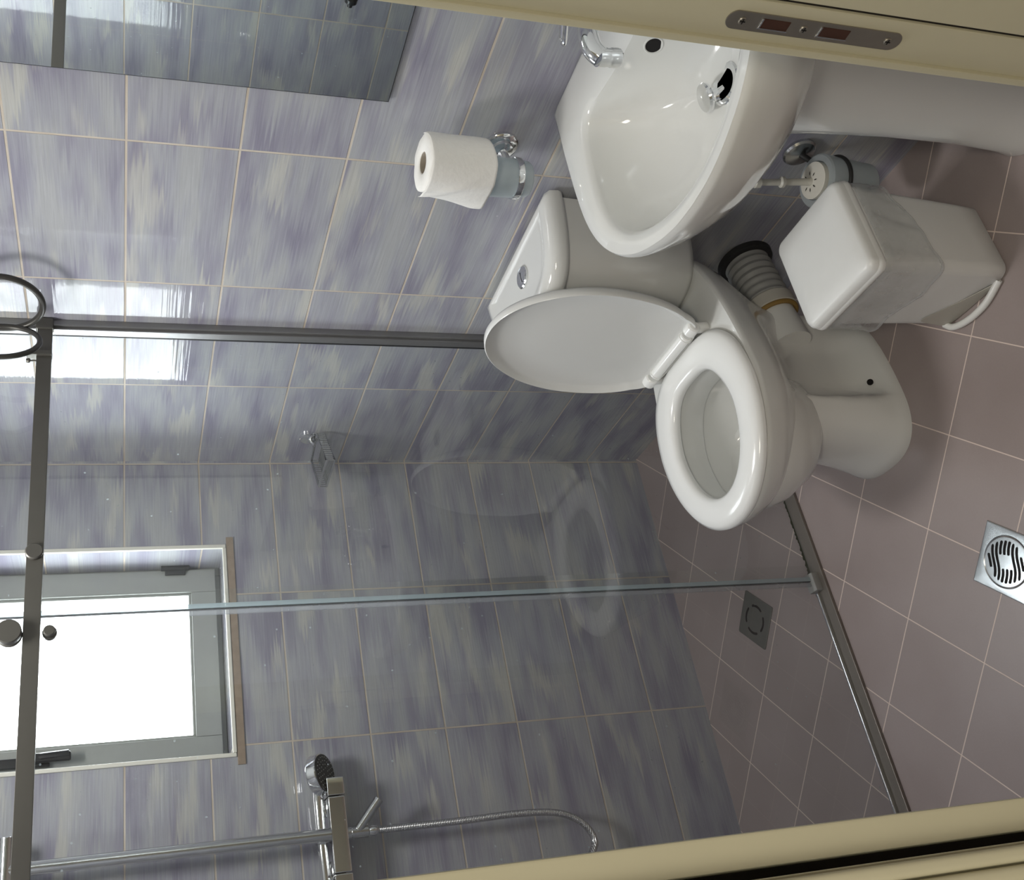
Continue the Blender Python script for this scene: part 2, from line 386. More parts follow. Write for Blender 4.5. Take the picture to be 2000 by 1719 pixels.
# window -----------------------------------------------------------
wn = thing('window_1', 'small grey aluminium window above the shower with bright frosted pane', 'window', (-.54, .12, WZ0)); wn['kind'] = 'structure'
def frame_ring(bm, x0, x1, z0, z1, w, y0, y1, bev=.002):
    box(bm, x0, x0+w, y0, y1, z0, z1, bev); box(bm, x1-w, x1, y0, y1, z0, z1, bev)
    box(bm, x0+w, x1-w, y0, y1, z0, z0+w, bev); box(bm, x0+w, x1-w, y0, y1, z1-w, z1, bev)
bm = BM(); frame_ring(bm, WX0, WX1, WZ0, WZ1, .024, .135, .185); link('outer_frame', bm, M_SASH, wn)
SX0, SX1, SZ0, SZ1 = WX0+.012, WX1-.010, WZ0+.014, WZ1-.012
bm = BM(); frame_ring(bm, SX0, SX1, SZ0, SZ1, .066, .118, .160); frame_ring(bm, SX0+.066, SX1-.066, SZ0+.066, SZ1-.066, .007, .125, .157, .0015)
link('sash', bm, M_SASH, wn)
bm = BM(); box(bm, SX0+.07, SX1-.07, .140, .146, SZ0+.07, SZ1-.07); link('pane', bm, M_PANE, wn)
hx = -.770
bm = BM(); box(bm, hx-.013, hx+.013, .100, .119, 1.745, 1.815, .004); box(bm, hx-.010, hx+.012, .082, .102, 1.765, 1.797, .004)
tube(bm, [(hx+.004, .090, 1.785), (hx+.005, .078, 1.76), (hx+.008, .078, 1.70)], .010, 10)
box(bm, hx-.008, hx+.014, .072, .090, 1.695, 1.80, .005); box(bm, hx-.012, hx+.012, .100, .119, 1.815, 1.93, .004)
link('window_handle', bm, M_BLACK, wn)
bm = BM(); cyl(bm, (SX1+.003, .112, 1.40), (SX1+.003, .112, 1.475), .007, 14); box(bm, SX1-.016, SX1+.004, .110, .119, 1.41, 1.465, .002); link('hinge', bm, M_BLACK, wn)
bm = BM(); cyl(bm, (SX1+.003, .112, 1.95), (SX1+.003, .112, 2.025), .007, 14); box(bm, SX1-.016, SX1+.004, .110, .119, 1.96, 2.015, .002); link('hinge', bm, M_BLACK, wn)
bm = BM()
for q in ((WX1-.002, WX1+.009, WZ0-.006, WZ1), (WX0-.008, WX0+.002, WZ0-.006, WZ1)): box(bm, q[0], q[1], -.005, .004, q[2], q[3], .002)
box(bm, WX0+.002, WX1-.002, -.006, .006, WZ0-.007, WZ0+.003, .002)
struct(link('trim_1', bm, M_TRIM), 'ivory edge trim around the window reveal', 'trim')
bm = BM(); box(bm, -.842, -.238, -.0035, .001, 1.289, WZ0-.008, .0008); struct(link('trim_2', bm, M_GROUTSTRIP), 'bare mortar strip under the window', 'trim')

# ------------------------------------------------------------------ mirror
mr = thing('wall_mirror', 'rectangular frameless mirror on the lilac tiled wall above the washbasin', 'mirror', (-.005, -1.58, 1.127))
bm = BM(); box(bm, -.0085, -.0025, -1.865, -1.3205, 1.127, 1.98); link('mirror_edge', bm, M_BLACK, mr)
bm = BM(); box(bm, -.0095, -.0086, -1.865, -1.3225, 1.1285, 1.98); link('mirror_glass', bm, M_MIRROR, mr)

# ------------------------------------------------------------------ shower screen
GY = -.622
ss = thing('shower_screen', 'fixed clear glass shower panel with top rail, wall channel and floor track', 'shower screen', (-.35, GY, 0))
bm = BM(); box(bm, -.016, 0, GY-.016, GY+.016, 0, 2.0, .002); box(bm, -.022, -.016, GY-.009, GY+.012, 0, 2.0, .001); link('wall_channel', bm, M_ALU, ss)
bm = BM(); box(bm, -.020, -.001, GY+.0162, GY+.0205, 0, 2.0, .001); link('channel_gasket', bm, M_BLACK, ss)
bm = BM(); box(bm, -.676, -.012, GY+.002, GY+.008, .014, 1.99); link('fixed_pane', bm, M_GLASS, ss)
bm = BM(); box(bm, -.6735, -.664, GY-.001, GY+.011, .014, 1.99, .001); es = link('edge_seal', bm, M_GLASS_EDGE, ss); es['label'] = 'pale clear seal strip'
bm = BM(); box(bm, -.6748, -.6737, GY+.001, GY+.010, .014, 1.99); link('seal_groove', bm, M_GROOVE, es)
bm = BM(); box(bm, -.686, -.676, GY+.002, GY+.008, .014, 1.99, .001); link('seal_lip', bm, M_GLASS_LIP, es)
bm = BM(); box(bm, LW, -.004, GY-.019, GY-.007, 1.722, 1.752, .001); rail = link('top_rail', bm, M_RAIL, ss)
bm = BM(); cyl(bm, (-.553, GY-.027, 1.738), (-.553, GY-.006, 1.738), .0165, 28, bev=.002); link('clamp_bolt', bm, M_RAIL, ss)
bm = BM(); box(bm, -.10, -.088, GY-.026, GY-.004, 1.721, 1.772, .002); cyl(bm, (-.110, GY-.015, 1.752), (-.110, GY-.015, 1.765), .0022, 10); lathe(bm, ((.004, 0), (.0055, .003), (.004, .008)), (-.110, GY-.015, 1.764), (0, 0, 1), 14); link('door_stop', bm, M_RAIL, ss)
bm = BM(); box(bm, -.03, -.002, GY-.024, GY-.004, 1.720, 1.756, .003); link('rail_bracket', bm, M_RAIL, ss)
bm = BM(); box(bm, LW, -.002, GY-.024, GY+.014, 0, .008, .0015); ft = link('floor_track', bm, M_TRACK, ss)
bm = BM(); box(bm, LW, -.69, GY+.006, GY+.013, .0075, .015, .002); link('track_lip', bm, M_CHROME, ft)
bm = BM(); box(bm, -.70, -.655, GY-.010, GY+.020, .006, .026, .003); link('floor_guide', bm, M_PIPE, ss)
bm = BM(); bt, tp = [], []
for i in range(91):
    x = -.705+.30*i/90; w = .0105+.0055*random.random()*(1 if x < -.55 else .7); w += .008*math.exp(-((x+.668)/.022)**2)*random.random()
    bt.append((x, GY+.0145, .0005)); tp.append((x, GY+.0150+w, .0005+.0004))
for i in range(91): tp[i] = (tp[i][0], tp[i][1], .001+.010*math.exp(-((tp[i][0]+.668)/.02)**2))
loft(bm, [[(x, y, 0) for x, y, z in bt], bt, tp, [(x, y, 0) for x, y, z in tp]], closed=False, cap0=False, cap1=False)
link('mould_stain', bm, M_DIRT, ss)
sd = thing('shower_door', 'sliding clear glass shower door hanging from the dark top rail on rollers', 'shower door', (-.97, GY-.03, 0))
bm = BM(); box(bm, LW+.012, -.637, GY-.006, GY-.000, .016, 1.815); link('door_pane', bm, M_GLASS, sd)
for x in (-.712, -1.235):
    bm = BM(); lathe(bm, ((.004, 0), (.022, 0), (.0225, .004), (.0195, .006), (.0195, .012), (.0225, .014), (.0225, .026), (.021, .028), (.0, .028)), (x, GY-.004, 1.775), (0, -1, 0), 36); link('roller', bm, M_RAIL, sd)
    bm = BM(); lathe(bm, ((.004, 0), (.013, 0), (.013, .008), (.0105, .009), (.0105, .020), (.009, .022), (.0, .022)), (x, GY-.004, 1.706), (0, -1, 0), 30); link('guard_wheel', bm, M_RAIL, sd)
bm = BM(); lathe(bm, ((.008, 0), (.008, .012), (.019, .016), (.020, .030), (.016, .034), (.0, .034)), (-1.224, GY-.006, .926), (0, -1, 0), 32); link('door_knob', bm, M_BLACK, sd)

# towel rings beside the screen
tr = thing('towel_ring', 'pair of dark grey metal towel rings on the wall beside the shower rail', 'towel ring', (-.002, -.765, 1.9))
bm = BM(); lathe(bm, ((.026, 0), (.026, .006), (.02, .010), (.010, .012), (.010, .052), (.012, .056), (.0, .060)), (-.001, -.742, 1.93), (-1, 0, 0), 28); link('wall_mount', bm, M_RAIL, tr)
bm = BM(); torus(bm, (-.060, -.765, 1.812), (1, .05, 0), .079, .0066, 72); link('ring', bm, M_RING, tr)
ax = Vector((-.13, -.075, 0)).normalized(); 
bm = BM(); torus(bm, (-.127, -.728, 1.813), ax.cross(Vector((0, 0, 1))), .0745, .0056, 72); link('ring', bm, M_RING, tr)
bm = BM(); tube(bm, spline([(-.060, -.742, 1.93), (-.075, -.736, 1.915), (-.110, -.727, 1.889)], 6), .004, 10); tube(bm, spline([(-.058, -.742, 1.93), (-.060, -.752, 1.91), (-.060, -.764, 1.891)], 6), .004, 10); link('ring_arm', bm, M_RAIL, tr)

# ------------------------------------------------------------------ soap basket
sb = thing('soap_basket', 'small chrome wire soap basket on the wall inside the shower', 'soap dish', (0, -.14, 1.06))
bm = BM(); lathe(bm, ((.0285, 0), (.0285, .006), (.024, .009), (.012, .011), (.0, .011)), (0, -.137, 1.079), (-1, 0, 0), 32); link('wall_disc', bm, M_CHROME, sb)
bm = BM(); cyl(bm, (-.008, -.137, 1.079), (-.032, -.143, 1.069), .0055, 14); link('arm', bm, M_CHROME, sb)
bm = BM()
A0, A1, B0, B1 = Vector((-.016, -.178, 1.066)), Vector((-.128, -.235, 1.060)), Vector((-.016, -.030, 1.057)), Vector((-.130, -.087, 1.056))
for dz, r in ((0, .0034), (-.022, .0028)):
    d = Vector((0, 0, dz)); tube(bm, [A0+d, A1+d, B1+d, B0+d], r, 10, True)
for i in range(15):                                  # bent wires of the basket
    t = i/14; a = A0.lerp(A1, t); b = B0.lerp(B1, t); z = Vector((0, 0, -.022))
    tube(bm, [a, a+z, b+z, b], .0018, 6)
link('wire_basket', bm, M_CHROME_DULL, sb)

# ------------------------------------------------------------------ shower mixer, riser, hand shower, hose
mx = thing('shower_mixer', 'square chrome bar mixer with diverter lever on the window wall', 'shower mixer', (-1.03, 0, 1.09))
bm = BM(); box(bm, -1.120, -.951, -.078, -.038, 1.071, 1.111, .003); link('mixer_body', bm, M_CHROME, mx)
for x0, x1 in ((-.949, -.907), (-1.165, -1.122)):
    bm = BM(); box(bm, x0, x1, -.079, -.037, 1.070, 1.112, .003); link('mixer_handle', bm, M_CHROME, mx)
for x in (-.96, -1.11):
    bm = BM(); cyl(bm, (x, -.001, 1.09), (x, -.04, 1.09), .016, 24); lathe(bm, ((.03, 0), (.03, .004), (.018, .010)), (x, 0, 1.09), (0, -1, 0), 28); link('wall_union', bm, M_CHROME, mx)
bm = BM(); cyl(bm, (-1.034, -.058, 1.071), (-1.034, -.058, 1.020), .0145, 24, bev=.001); torus(bm, (-1.034, -.058, 1.060), (0, 0, 1), .0145, .0012, 28, 8); link('diverter', bm, M_CHROME_DULL, mx)
bm = BM(); cyl(bm, (-1.030, -.062, 1.044), (-.968, -.082, .990), .0115, 24, bev=.0008); link('diverter_lever', bm, M_CHROME_DULL, mx)
rb = thing('shower_riser_rail', 'vertical chrome riser rail rising from the shower mixer', 'shower rail', (-1.03, -.058, 1.11))
bm = BM(); cyl(bm, (-1.034, -.066, 1.111), (-1.034, -.066, 2.06), .0150, 24); link('riser_tube', bm, M_CHROME_DULL, rb)
bm = BM(); cyl(bm, (-.967, -.066, 1.816), (-1.10, -.066, 1.816), .0165, 24, bev=.001); cyl(bm, (-1.034, -.001, 1.816), (-1.034, -.058, 1.816), .013, 20)
lathe(bm, ((.0, -.014), (.010, -.010), (.014, 0), (.010, .010), (.0, .014)), (-1.034, -.062, 1.785), (0, 1, 0), 24); link('wall_bracket', bm, M_CHROME, rb)
bm = BM(); box(bm, -1.050, -1.018, -.054, -.0225, 1.113, 1.1435, .005); link('slider', bm, M_CHROME_DULL, rb)
hs = thing('hand_shower', 'round chrome hand shower held sideways in the riser slider', 'hand shower', (-1.03, -.038, 1.13))
hd = Vector((-.893, -.054, 1.118)); nrm = Vector((.06, -.64, -.76)).normalized()
bm = BM(); lathe(bm, ((.0, -.026), (.032, -.024), (.046, -.018), (.0485, -.012), (.0485, .008), (.047, .010), (.0, .010)), hd, nrm, 48); link('shower_head', bm, M_CHROME, hs)
bm = BM(); lathe(bm, ((.0445, .0095), (.0445, .0115), (.042, .0125), (.0, .0128)), hd, nrm, 48)
fp = link('spray_face', bm, M_BLACK, hs)
bm = BM(); a1, a2 = frame_of(nrm)[1:]
for k, rr in ((6, .011), (12, .020), (18, .029), (24, .038)):
    for i in range(k):
        a = 2*PI*i/k; lathe(bm, ((.0016, 0), (.0011, .0015)), hd+nrm*.0124+(a1*math.cos(a)+a2*math.sin(a))*rr, nrm, 8)
link('spray_nozzles', bm, M_PIPE, fp)
bm = BM(); tube(bm, spline([(-.925, -.048, 1.128), (-.95, -.043, 1.1285), (-1.0, -.0395, 1.1285), (-1.04, -.038, 1.128), (-1.10, -.038, 1.1265), (-1.135, -.038, 1.1255)], 6), .012, 20, rad=lambda t: .0135-.003*t); link('handle', bm, M_CHROME, hs)
bm = BM(); cyl(bm, (-1.128, -.038, 1.1256), (-1.158, -.038, 1.122), .0115, 22, .009, .001); torus(bm, (-1.131, -.038, 1.1253), (1, 0, .1), .0115, .0012, 24, 8); link('hose_nut', bm, M_CHROME, hs)
bm = BM()
hp = spline([(-1.160, -.038, 1.1215), (-1.180, -.036, 1.105), (-1.193, -.034, 1.03), (-1.194, -.04, .85), (-1.185, -.06, .65), (-1.165, -.055, .50), (-1.128, -.05, .450), (-1.094, -.05, .452), (-1.062, -.052, .482), (-1.040, -.055, .54), (-1.033, -.057, .64), (-1.035, -.058, .80), (-1.034, -.058, 1.000)], 10)
tube(bm, hp, .0086, 14)
ho = thing('shower_hose', 'ribbed metal shower hose looping down from the mixer', 'shower hose', (-1.1, -.055, .45))
link('hose', bm, M_HOSE, ho)
bm = BM(); lathe(bm, ((.009, -.012), (.0125, -.006), (.0125, .004), (.010, .010)), (-1.034, -.058, 1.008), (0, 0, 1), 24); link('hose_nut', bm, M_CHROME, ho)

# ------------------------------------------------------------------ floor drains
def drain_plate(name, label, c, ang, half, mat):
    t = thing(name, label, 'floor drain', (c[0], c[1], 0)); return t
dr = drain_plate('floor_drain', 'square shiny steel floor drain with round wavy grate outside the shower', (-.845, -1.108), 0, .061, M_STEEL)
def rot2(c, x, y, a): return (c[0]+x*math.cos(a)-y*math.sin(a), c[1]+x*math.sin(a)+y*math.cos(a))
dc, da = (-.843, -1.120), math.radians(45)
bm = BM(); R = .061
sq = [(R, R), (-R, R), (-R, -R), (R, -R)]
ot = []; 
for i in range(4):
    x0, y0 = sq[i]; x1, y1 = sq[(i+1) % 4]
    for k in range(12): ot.append(rot2(dc, x0+(x1-x0)*k/12, y0+(y1-y0)*k/12, da))
inn = []
for i in range(48):
    vx, vy = ot[i][0]-dc[0], ot[i][1]-dc[1]; L = math.hypot(vx, vy); inn.append((dc[0]+vx/L*.0485, dc[1]+vy/L*.0485))
sc_ = lambda o, s: [(dc[0]+(x-dc[0])*s, dc[1]+(y-dc[1])*s) for x, y in o]
loft(bm, [ring3(ot, 0), ring3(ot, .0022), ring3(sc_(ot, .965), .003), ring3(sc_(inn, 1.04), .003), ring3(inn, .0014), ring3(inn, .0005)], cap0=False, cap1=False); link('drain_plate', bm, M_STEEL, dr)
bm = BM(); lathe(bm, ((.0475, .0004), (.0475, .0030), (.046, .0038), (.0, .0040)), (dc[0], dc[1], 0), n=48); link('grate_disc', bm, M_STEEL, dr)
def slot(bm, path, w, z):
    n = len(path); L = []; Rr = []
    for i in range(n):
        t = Vector(path[min(i+1, n-1)])-Vector(path[max(i-1, 0)]); t.normalize(); nn = Vector((-t.y, t.x))
        p = Vector(path[i]); e = w*math.sqrt(max(0, 1-((i/(n-1))*2-1)**16)); L.append(p+nn*e); Rr.append(p-nn*e)
    pts = L+Rr[::-1]
    bm.faces.new([bm.verts.new((p.x, p.y, z)) for p in pts])
def wavy(v, u0, u1): return [(u0+(u1-u0)*i/24, v+.0035*math.sin((u0+(u1-u0)*i/24)/.040*PI)) for i in range(25)]
for k in range(-4, 5):
    v = k*.0088; h = math.sqrt(.042**2-v*v)*.96
    segs = [(-h, h)] if abs(k) >= 2 else [(-h, -.0125), (.0125, h)]
    if abs(k) == 4: segs = [(-.6*h, .6*h)]
    for u0, u1 in segs:
        bm = BM(); slot(bm, [rot2(dc, u, w, da+PI/2+.25) for u, w in wavy(v, u0, u1)], .0026, .0043); link('grate_slot', bm, M_DARKHOLE, dr, recalc=False)
d2 = thing('floor_drain', 'small dull square floor drain inside the shower', 'floor drain', (-.665, -.341, 0))
dc2, da2 = (-.666, -.341), math.radians(45.5); R = .0585
bm = BM()
sqr = [rot2(dc2, x, y, da2) for x, y in rrect(-R, R, -R, R, .004, 3)]
g = lambda s: [(dc2[0]+(x-dc2[0])*s, dc2[1]+(y-dc2[1])*s) for x, y in sqr]
loft(bm, [ring3(sqr, 0), ring3(sqr, .0022), ring3(g(.96), .003)]); link('drain_plate', bm, M_STEEL_DULL, d2)
for k in range(4):
    bm = BM(); a0 = da2+PI/4+k*PI/2
    slot(bm, [(dc2[0]+.036*math.cos(a0+.17+(PI/2-.34)*i/16), dc2[1]+.036*math.sin(a0+.17+(PI/2-.34)*i/16)) for i in range(17)], .0033, .0034); link('drain_slot', bm, M_DARKHOLE, d2, recalc=False)

# ------------------------------------------------------------------ toilet
TY = -.945
to = thing('toilet', 'white ceramic close-coupled toilet with its lid raised against the cistern', 'toilet', (-.35, TY, 0))
NN = 160
def egg(xb, xf, hw, xm=None, back=.6, n=NN, pw=2.0):
    """plan outline: widest at xm, round front at xf, blunter back at xb with half width back*hw"""
    xm = xb+.45*(xf-xb) if xm is None else xm; out = []
    for i in range(n):
        a = 2*PI*i/n; c, s = math.cos(a), math.sin(a)
        if c >= 0:                                    # towards the back (+x)
            e = 2.0/3.2; x = xm+(xb-xm)*abs(c)**e; y = hw*(abs(s)**e)
            y = y*(1-(1-back)*((x-xm)/(xb-xm))**1.3) if xb != xm else y
        else:
            x = xm+(xf-xm)*abs(c)**(2/pw)*1.0; y = hw*abs(s)**(2/pw)
        out.append((x, TY+math.copysign(y, s)))
    return out
def pinch(o, x0, x1, amt):
    out = []
    for x, y in o:
        f = 0.0
        if x0 < x < x1:
            f = min(1, (x-x0)/.030)*min(1, (x1-x)/.13); f = f*f*(3-2*f)
        out.append((x, TY+(y-TY)*(1-amt*f)))
    return out
bm = BM()
rings = []
for z, xb, xf, hw, xm, bk, pn, pw in ((0, -.19, -.552, .117, -.42, .90, 0, 2.6), (.010, -.19, -.551, .116, -.42, .90, 0, 2.6), (.022, -.19, -.547, .112, -.42, .90, .06, 2.6), (.034, -.185, -.541, .110, -.42, .92, .22, 2.6),
    (.055, -.18, -.532, .108, -.42, .92, .40, 2.6), (.09, -.175, -.521, .106, -.41, .92, .46, 2.6), (.15, -.17, -.509, .103, -.40, .94, .44, 2.5), (.21, -.165, -.504, .102, -.39, .95, .36, 2.4),
    (.245, -.15, -.512, .107, -.38, .94, .20, 2.3), (.272, -.12, -.540, .122, -.38, .82, .08, 2.2), (.300, -.09, -.588, .145, -.39, .72, .02, 2.1), (.330, -.055, -.628, .164, -.40, .66, 0, 2.0), (.352, -.04, -.646, .172, -.41, .65, 0, 2.0),
    (.372, -.03, -.656, .177, -.41, .65, 0, 2.0), (.388, -.03, -.664, .182, -.41, .66, 0, 2.0), (.398, -.03, -.665, .183, -.41, .66, 0, 2.0), (.403, -.032, -.660, .179, -.41, .66, 0, 2.0)):
    o = egg(xb, xf, hw, xm, bk, pw=pw)
    if pn: o = pinch(o, -.432, -.165, pn*1.2)
    rings.append(ring3(o, z))
def bowl_in(s, z, dx=0):
    return [(-.47+dx+(x+.47)*s, TY+(y-TY)*s, z) for x, y in egg(-.325, -.625, .128, -.45, .75)]
rings += [bowl_in(1.0, .403), bowl_in(.985, .398), bowl_in(.985, .346), bowl_in(.995, .342), bowl_in(1.06, .342), bowl_in(1.05, .325), bowl_in(.95, .28), bowl_in(.76, .22, .01), bowl_in(.5, .18, .02), bowl_in(.25, .165, .03)]
loft(bm, rings); bowl = link('bowl', bm, M_CERAMIC, to, sharp=50)
for yy in (-.0735, .0735):
    bm = BM(); lathe(bm, ((.0065, 0), (.0065, .004), (.0, .004)), (-.3827, TY+math.copysign(.0816, yy), .0375), (0, math.copysign(.71, yy), .70), 18); link('bolt_hole', bm, M_DARKHOLE, to)
# cistern
def dshape(hw, depth, n=40, xb=-.012, ex=.55):
    out = [(xb, TY+hw), ]
    for i in range(n+1):
        t = -1+2*i/n; a = (t+1)/2*PI
        y = hw*math.cos(a); x = xb-ex*depth*(1-abs(math.cos(a))**8)-(1-ex)*depth*math.sin(a)**1.2 if 0 < i < n else xb
        out.append((x, TY+y))
    return out[1:]
bm = BM(); rings = []
for z, hw, dp in ((.398, .128, .130), (.402, .140, .145), (.42, .150, .156), (.50, .164, .166), (.60, .175, .174), (.70, .182, .180), (.718, .183, .180)):
    rings.append(ring3(dshape(hw, dp), z))
loft(bm, rings); link('cistern', bm, M_CERAMIC, to, sharp=60)
bm = BM(); rings = []
for z, hw, dp in ((.718, .188, .190), (.721, .195, .200), (.730, .198, .204), (.748, .196, .202), (.757, .187, .190), (.761, .170, .166), (.7615, .158, .150), (.758, .148, .140), (.7565, .13, .12)):
    rings.append(ring3([(x+(0 if dp > .19 else -(.197-dp)*.38), y) for x, y in dshape(hw, dp, xb=-.008)], z))
loft(bm, rings); link('cistern_lid', bm, M_CERAMIC, to, sharp=60)
bm = BM(); lathe(bm, ((.025, 0), (.025, .003), (.022, .0055), (.020, .0045), (.010, .0052), (.0, .0055)), (-.088, -.962, .7568), (0, 0, 1), 36); fb = link('flush_button', bm, M_CHROME, to)
bm = BM(); box(bm, -.1005, -.0755, -.9626, -.9614, .762, .7627); link('button_split', bm, M_DARKHOLE, fb)
bm = BM(); box(bm, -.068, -.050, -.754, -.752, .7500, .7535); box(bm, -.070, -.067, -.757, -.752, .749, .7525); link('logo_mark', bm, M_BLACK, to)
# seat
def seat_ring(oi, oo, z, dz, bm):
    mid = lambda f: [(a[0]*(1-f)+b[0]*f, a[1]*(1-f)+b[1]*f) for a, b in zip(oi, oo)]
    loft(bm, [ring3(mid(.02), z), ring3(mid(0), z+.35*dz), ring3(mid(.04), z+.72*dz), ring3(mid(.16), z+.94*dz), ring3(mid(.38), z+dz), ring3(mid(.66), z+.97*dz), ring3(mid(.88), z+.78*dz), ring3(mid(1), z+.38*dz), ring3(mid(.985), z)], loop=True)
oo = egg(-.262, -.670, .185, -.43, .86); oi = egg(-.333, -.604, .113, -.452, .74)
bm = BM(); seat_ring(oi, oo, .4065, .023, bm); link('seat', bm, M_SEAT, to, sharp=60)
# lid, raised and leaning back
tilt = math.radians(6.5)
HX, HZ = -.258, .440
def lid_pt(u, v, w):                                  # u up the lid, v sideways, w towards the bowl
    return (HX+u*math.sin(tilt)-w*math.cos(tilt), TY+.008+v, HZ+u*math.cos(tilt)+w*math.sin(tilt))
lo = []
for i in range(NN):
    a = 2*PI*i/NN; c, s = math.cos(a), math.sin(a)
    if c >= 0: u = .185+.232*c; v = .172*abs(s)
    else:
        e = 2/3.6; u = .185-.205*abs(c)**e; v = .172*abs(s)**e
        v *= 1-.20*((.185-u)/.205)**1.6
        if u < .03: v += .012*(1-(u-.0)/.03 if u > 0 else 1)
    lo.append((u, math.copysign(v, s)))
def lr(s, w, du=0): return [lid_pt(.19+(u-.19)*s+du, v*s, w) for u, v in lo]
bm = BM(); loft(bm, [lr(.90, -.016), lr(.975, -.011), lr(1.0, -.003), lr(1.0, .010), lr(.990, .012), lr(.975, .010), lr(.955, .003), lr(.90, -.002), lr(.6, -.004), lr(.1, -.0045)])
link('lid', bm, M_LID, to, sharp=60)
bm = BM(); cyl(bm, (HX-.006, TY-.066, .440), (HX-.006, TY+.084, .440), .0125, 24, bev=.002); link('hinge_rod', bm, M_SEAT, to)
for s in (-1, 1):
    bm = BM(); y = TY+.010+s*.097
    cyl(bm, (HX-.005, y-.013, .440), (HX-.005, y+.013, .440), .0145, 24, bev=.003); cyl(bm, (HX+.002, y, .404), (HX-.002, y, .434), .012, 20); link('hinge_post', bm, M_SEAT, to)
    bm = BM(); torus(bm, (HX-.006, TY+.010+s*.068, .440), (0, 1, 0), .0128, .0016, 24, 8); link('hinge_collar', bm, M_SEAT, to)
# outlet pipe
op = thing('toilet_outlet_pipe', 'grey corrugated waste pipe between the wall and the toilet base', 'pipe', (-.06, -.97, .18))
p0, p1 = Vector((-.002, -.966, .184)), Vector((-.245, -.990, .172))
dv = (p1-p0); L = dv.length
prof = []
for i in range(41):
    h = .012+(.150-.012)*i/40; prof.append((.0500+.0022*math.sin(i*PI/2.9), h))
bm = BM(); lathe(bm, prof, p0, dv, 44); link('corrugated_sleeve', bm, M_PIPE, op)
bm = BM(); lathe(bm, ((.060, .0), (.064, .004), (.062, .016), (.052, .020)), p0, dv, 44); link('wall_collar', bm, M_RUBBER, op)
bm = BM(); lathe(bm, ((.052, .140), (.055, .144), (.055, .172), (.050, .176)), p0, dv, 44); link('end_collar', bm, M_PIPEPALE, op)
bm = BM(); torus(bm, p0+dv.normalized()*.178, dv, .049, .0055, 44, 10); link('seal_ring', bm, M_OCHRE, op)
bm = BM(); lathe(bm, ((.043, .16), (.044, .18), (.046, L+.02)), p0, dv, 40); link('spigot', bm, M_CERAMIC, op)
vv = thing('water_valve', 'small chrome stop valve with black hose behind the toilet', 'valve', (-.02, -.868, .15))
bm = BM(); lathe(bm, ((.02, 0), (.02, .005), (.009, .008), (.009, .035), (.012, .037), (.012, .055), (.0, .057)), (0, -.868, .150), (-1, 0, 0), 24); link('valve_body', bm, M_CHROME_DULL, vv)
bm = BM(); tube(bm, spline([(-.045, -.868, .155), (-.052, -.872, .178), (-.053, -.862, .20), (-.05, -.84, .215), (-.045, -.80, .24), (-.04, -.78, .30), (-.04, -.79, .40)], 8), .0065, 12); link('supply_hose', bm, M_RUBBER, vv)

# ------------------------------------------------------------------ washbasin + pedestal
BY = -1.597
bs = thing('washbasin', 'white ceramic washbasin with oval bowl on the lilac tiled wall', 'washbasin', (-.2, BY, .62))
half = [(-.002, .272), (-.06, .274), (-.12, .276), (-.20, .276), (-.27, .270), (-.33, .252), (-.385, .218), (-.432, .165), (-.462, .105), (-.478, .05), (-.482, 0)]
hs_ = [(p.x, p.y) for p in spline([(x, y, 0) for x, y in half], 6)]
outl = [(x, BY+v) for x, v in hs_]+[(x, BY-v) for x, v in hs_[::-1][1:]]
CB = (-.255, BY); NB = 144
OUT = polar(outl, CB, NB)
ih = [(-.118, 0), (-.116, .06), (-.108, .12), (-.100, .160), (-.104, .184), (-.125, .204), (-.17, .216), (-.22, .222), (-.28, .219), (-.335, .202), (-.385, .164), (-.420, .110), (-.441, .05), (-.447, 0)]
is_ = [(p.x, p.y) for p in spline([(x, y, 0) for x, y in ih], 6)]
INN = polar([(x, BY+v) for x, v in is_]+[(x, BY-v) for x, v in is_[::-1][1:-1]], CB, NB)
DRX, DRY = -.212, BY
def osc(s, sv, z): return [(x*s, BY+(y-BY)*sv, z) for x, y in OUT]
def isc(s, z, dx=0, sb=None):
    return [(CB[0]+(DRX-CB[0])*(1-s)+(x-CB[0])*s+dx, BY+(y-BY)*s, z) for x, y in INN]
def lerp2(a, b, f): return [(p[0]*(1-f)+q[0]*f, p[1]*(1-f)+q[1]*f) for p, q in zip(a, b)]
bm = BM()
rings = [osc(.44, .38, .560), osc(.54, .47, .578), osc(.68, .63, .610), osc(.80, .775, .650), osc(.895, .885, .695), osc(.955, .95, .740), osc(.985, .984, .775), osc(1, 1, .797),
         osc(1, 1, .804), osc(.994, .994, .810), ring3(lerp2(OUT, INN, .10), .8125), ring3(lerp2(OUT, INN, .5), .8105), ring3(lerp2(OUT, INN, .86), .8085), ring3(INN, .8045),
         isc(.985, .798), isc(.965, .785), isc(.93, .765), isc(.875, .742), isc(.79, .718), isc(.67, .698), isc(.52, .684), isc(.35, .676), isc(.2, .672), isc(.115, .669)]
loft(bm, rings); link('basin', bm, M_CERAMIC, bs, sharp=60)
bm = BM(); lathe(bm, ((.0335, 0), (.0335, .002), (.031, .0035), (.0225, .0028), (.0215, .0005)), (DRX, DRY, .6695), (0, 0, 1), 40, cap0=False, cap1=False); link('drain_ring', bm, M_CHROME, bs)
bm = BM(); lathe(bm, ((.022, 0), (.0, 0)), (DRX, DRY, .671), (0, 0, 1), 32); link('drain_hole', bm, M_DARKHOLE, bs)
bm = BM(); ax = Vector((-.22, .38, 1)).normalized(); pc = Vector((DRX-.006, DRY+.026, .694))
lathe(bm, ((.012, -.018), (.012, -.006), (.0225, -.004), (.0240, .0), (.022, .0035), (.0, .0055)), pc, ax, 36); cyl(bm, pc-ax*.018, (DRX, DRY+.008, .668), .006, 14); link('drain_plug', bm, M_CHROME, bs)
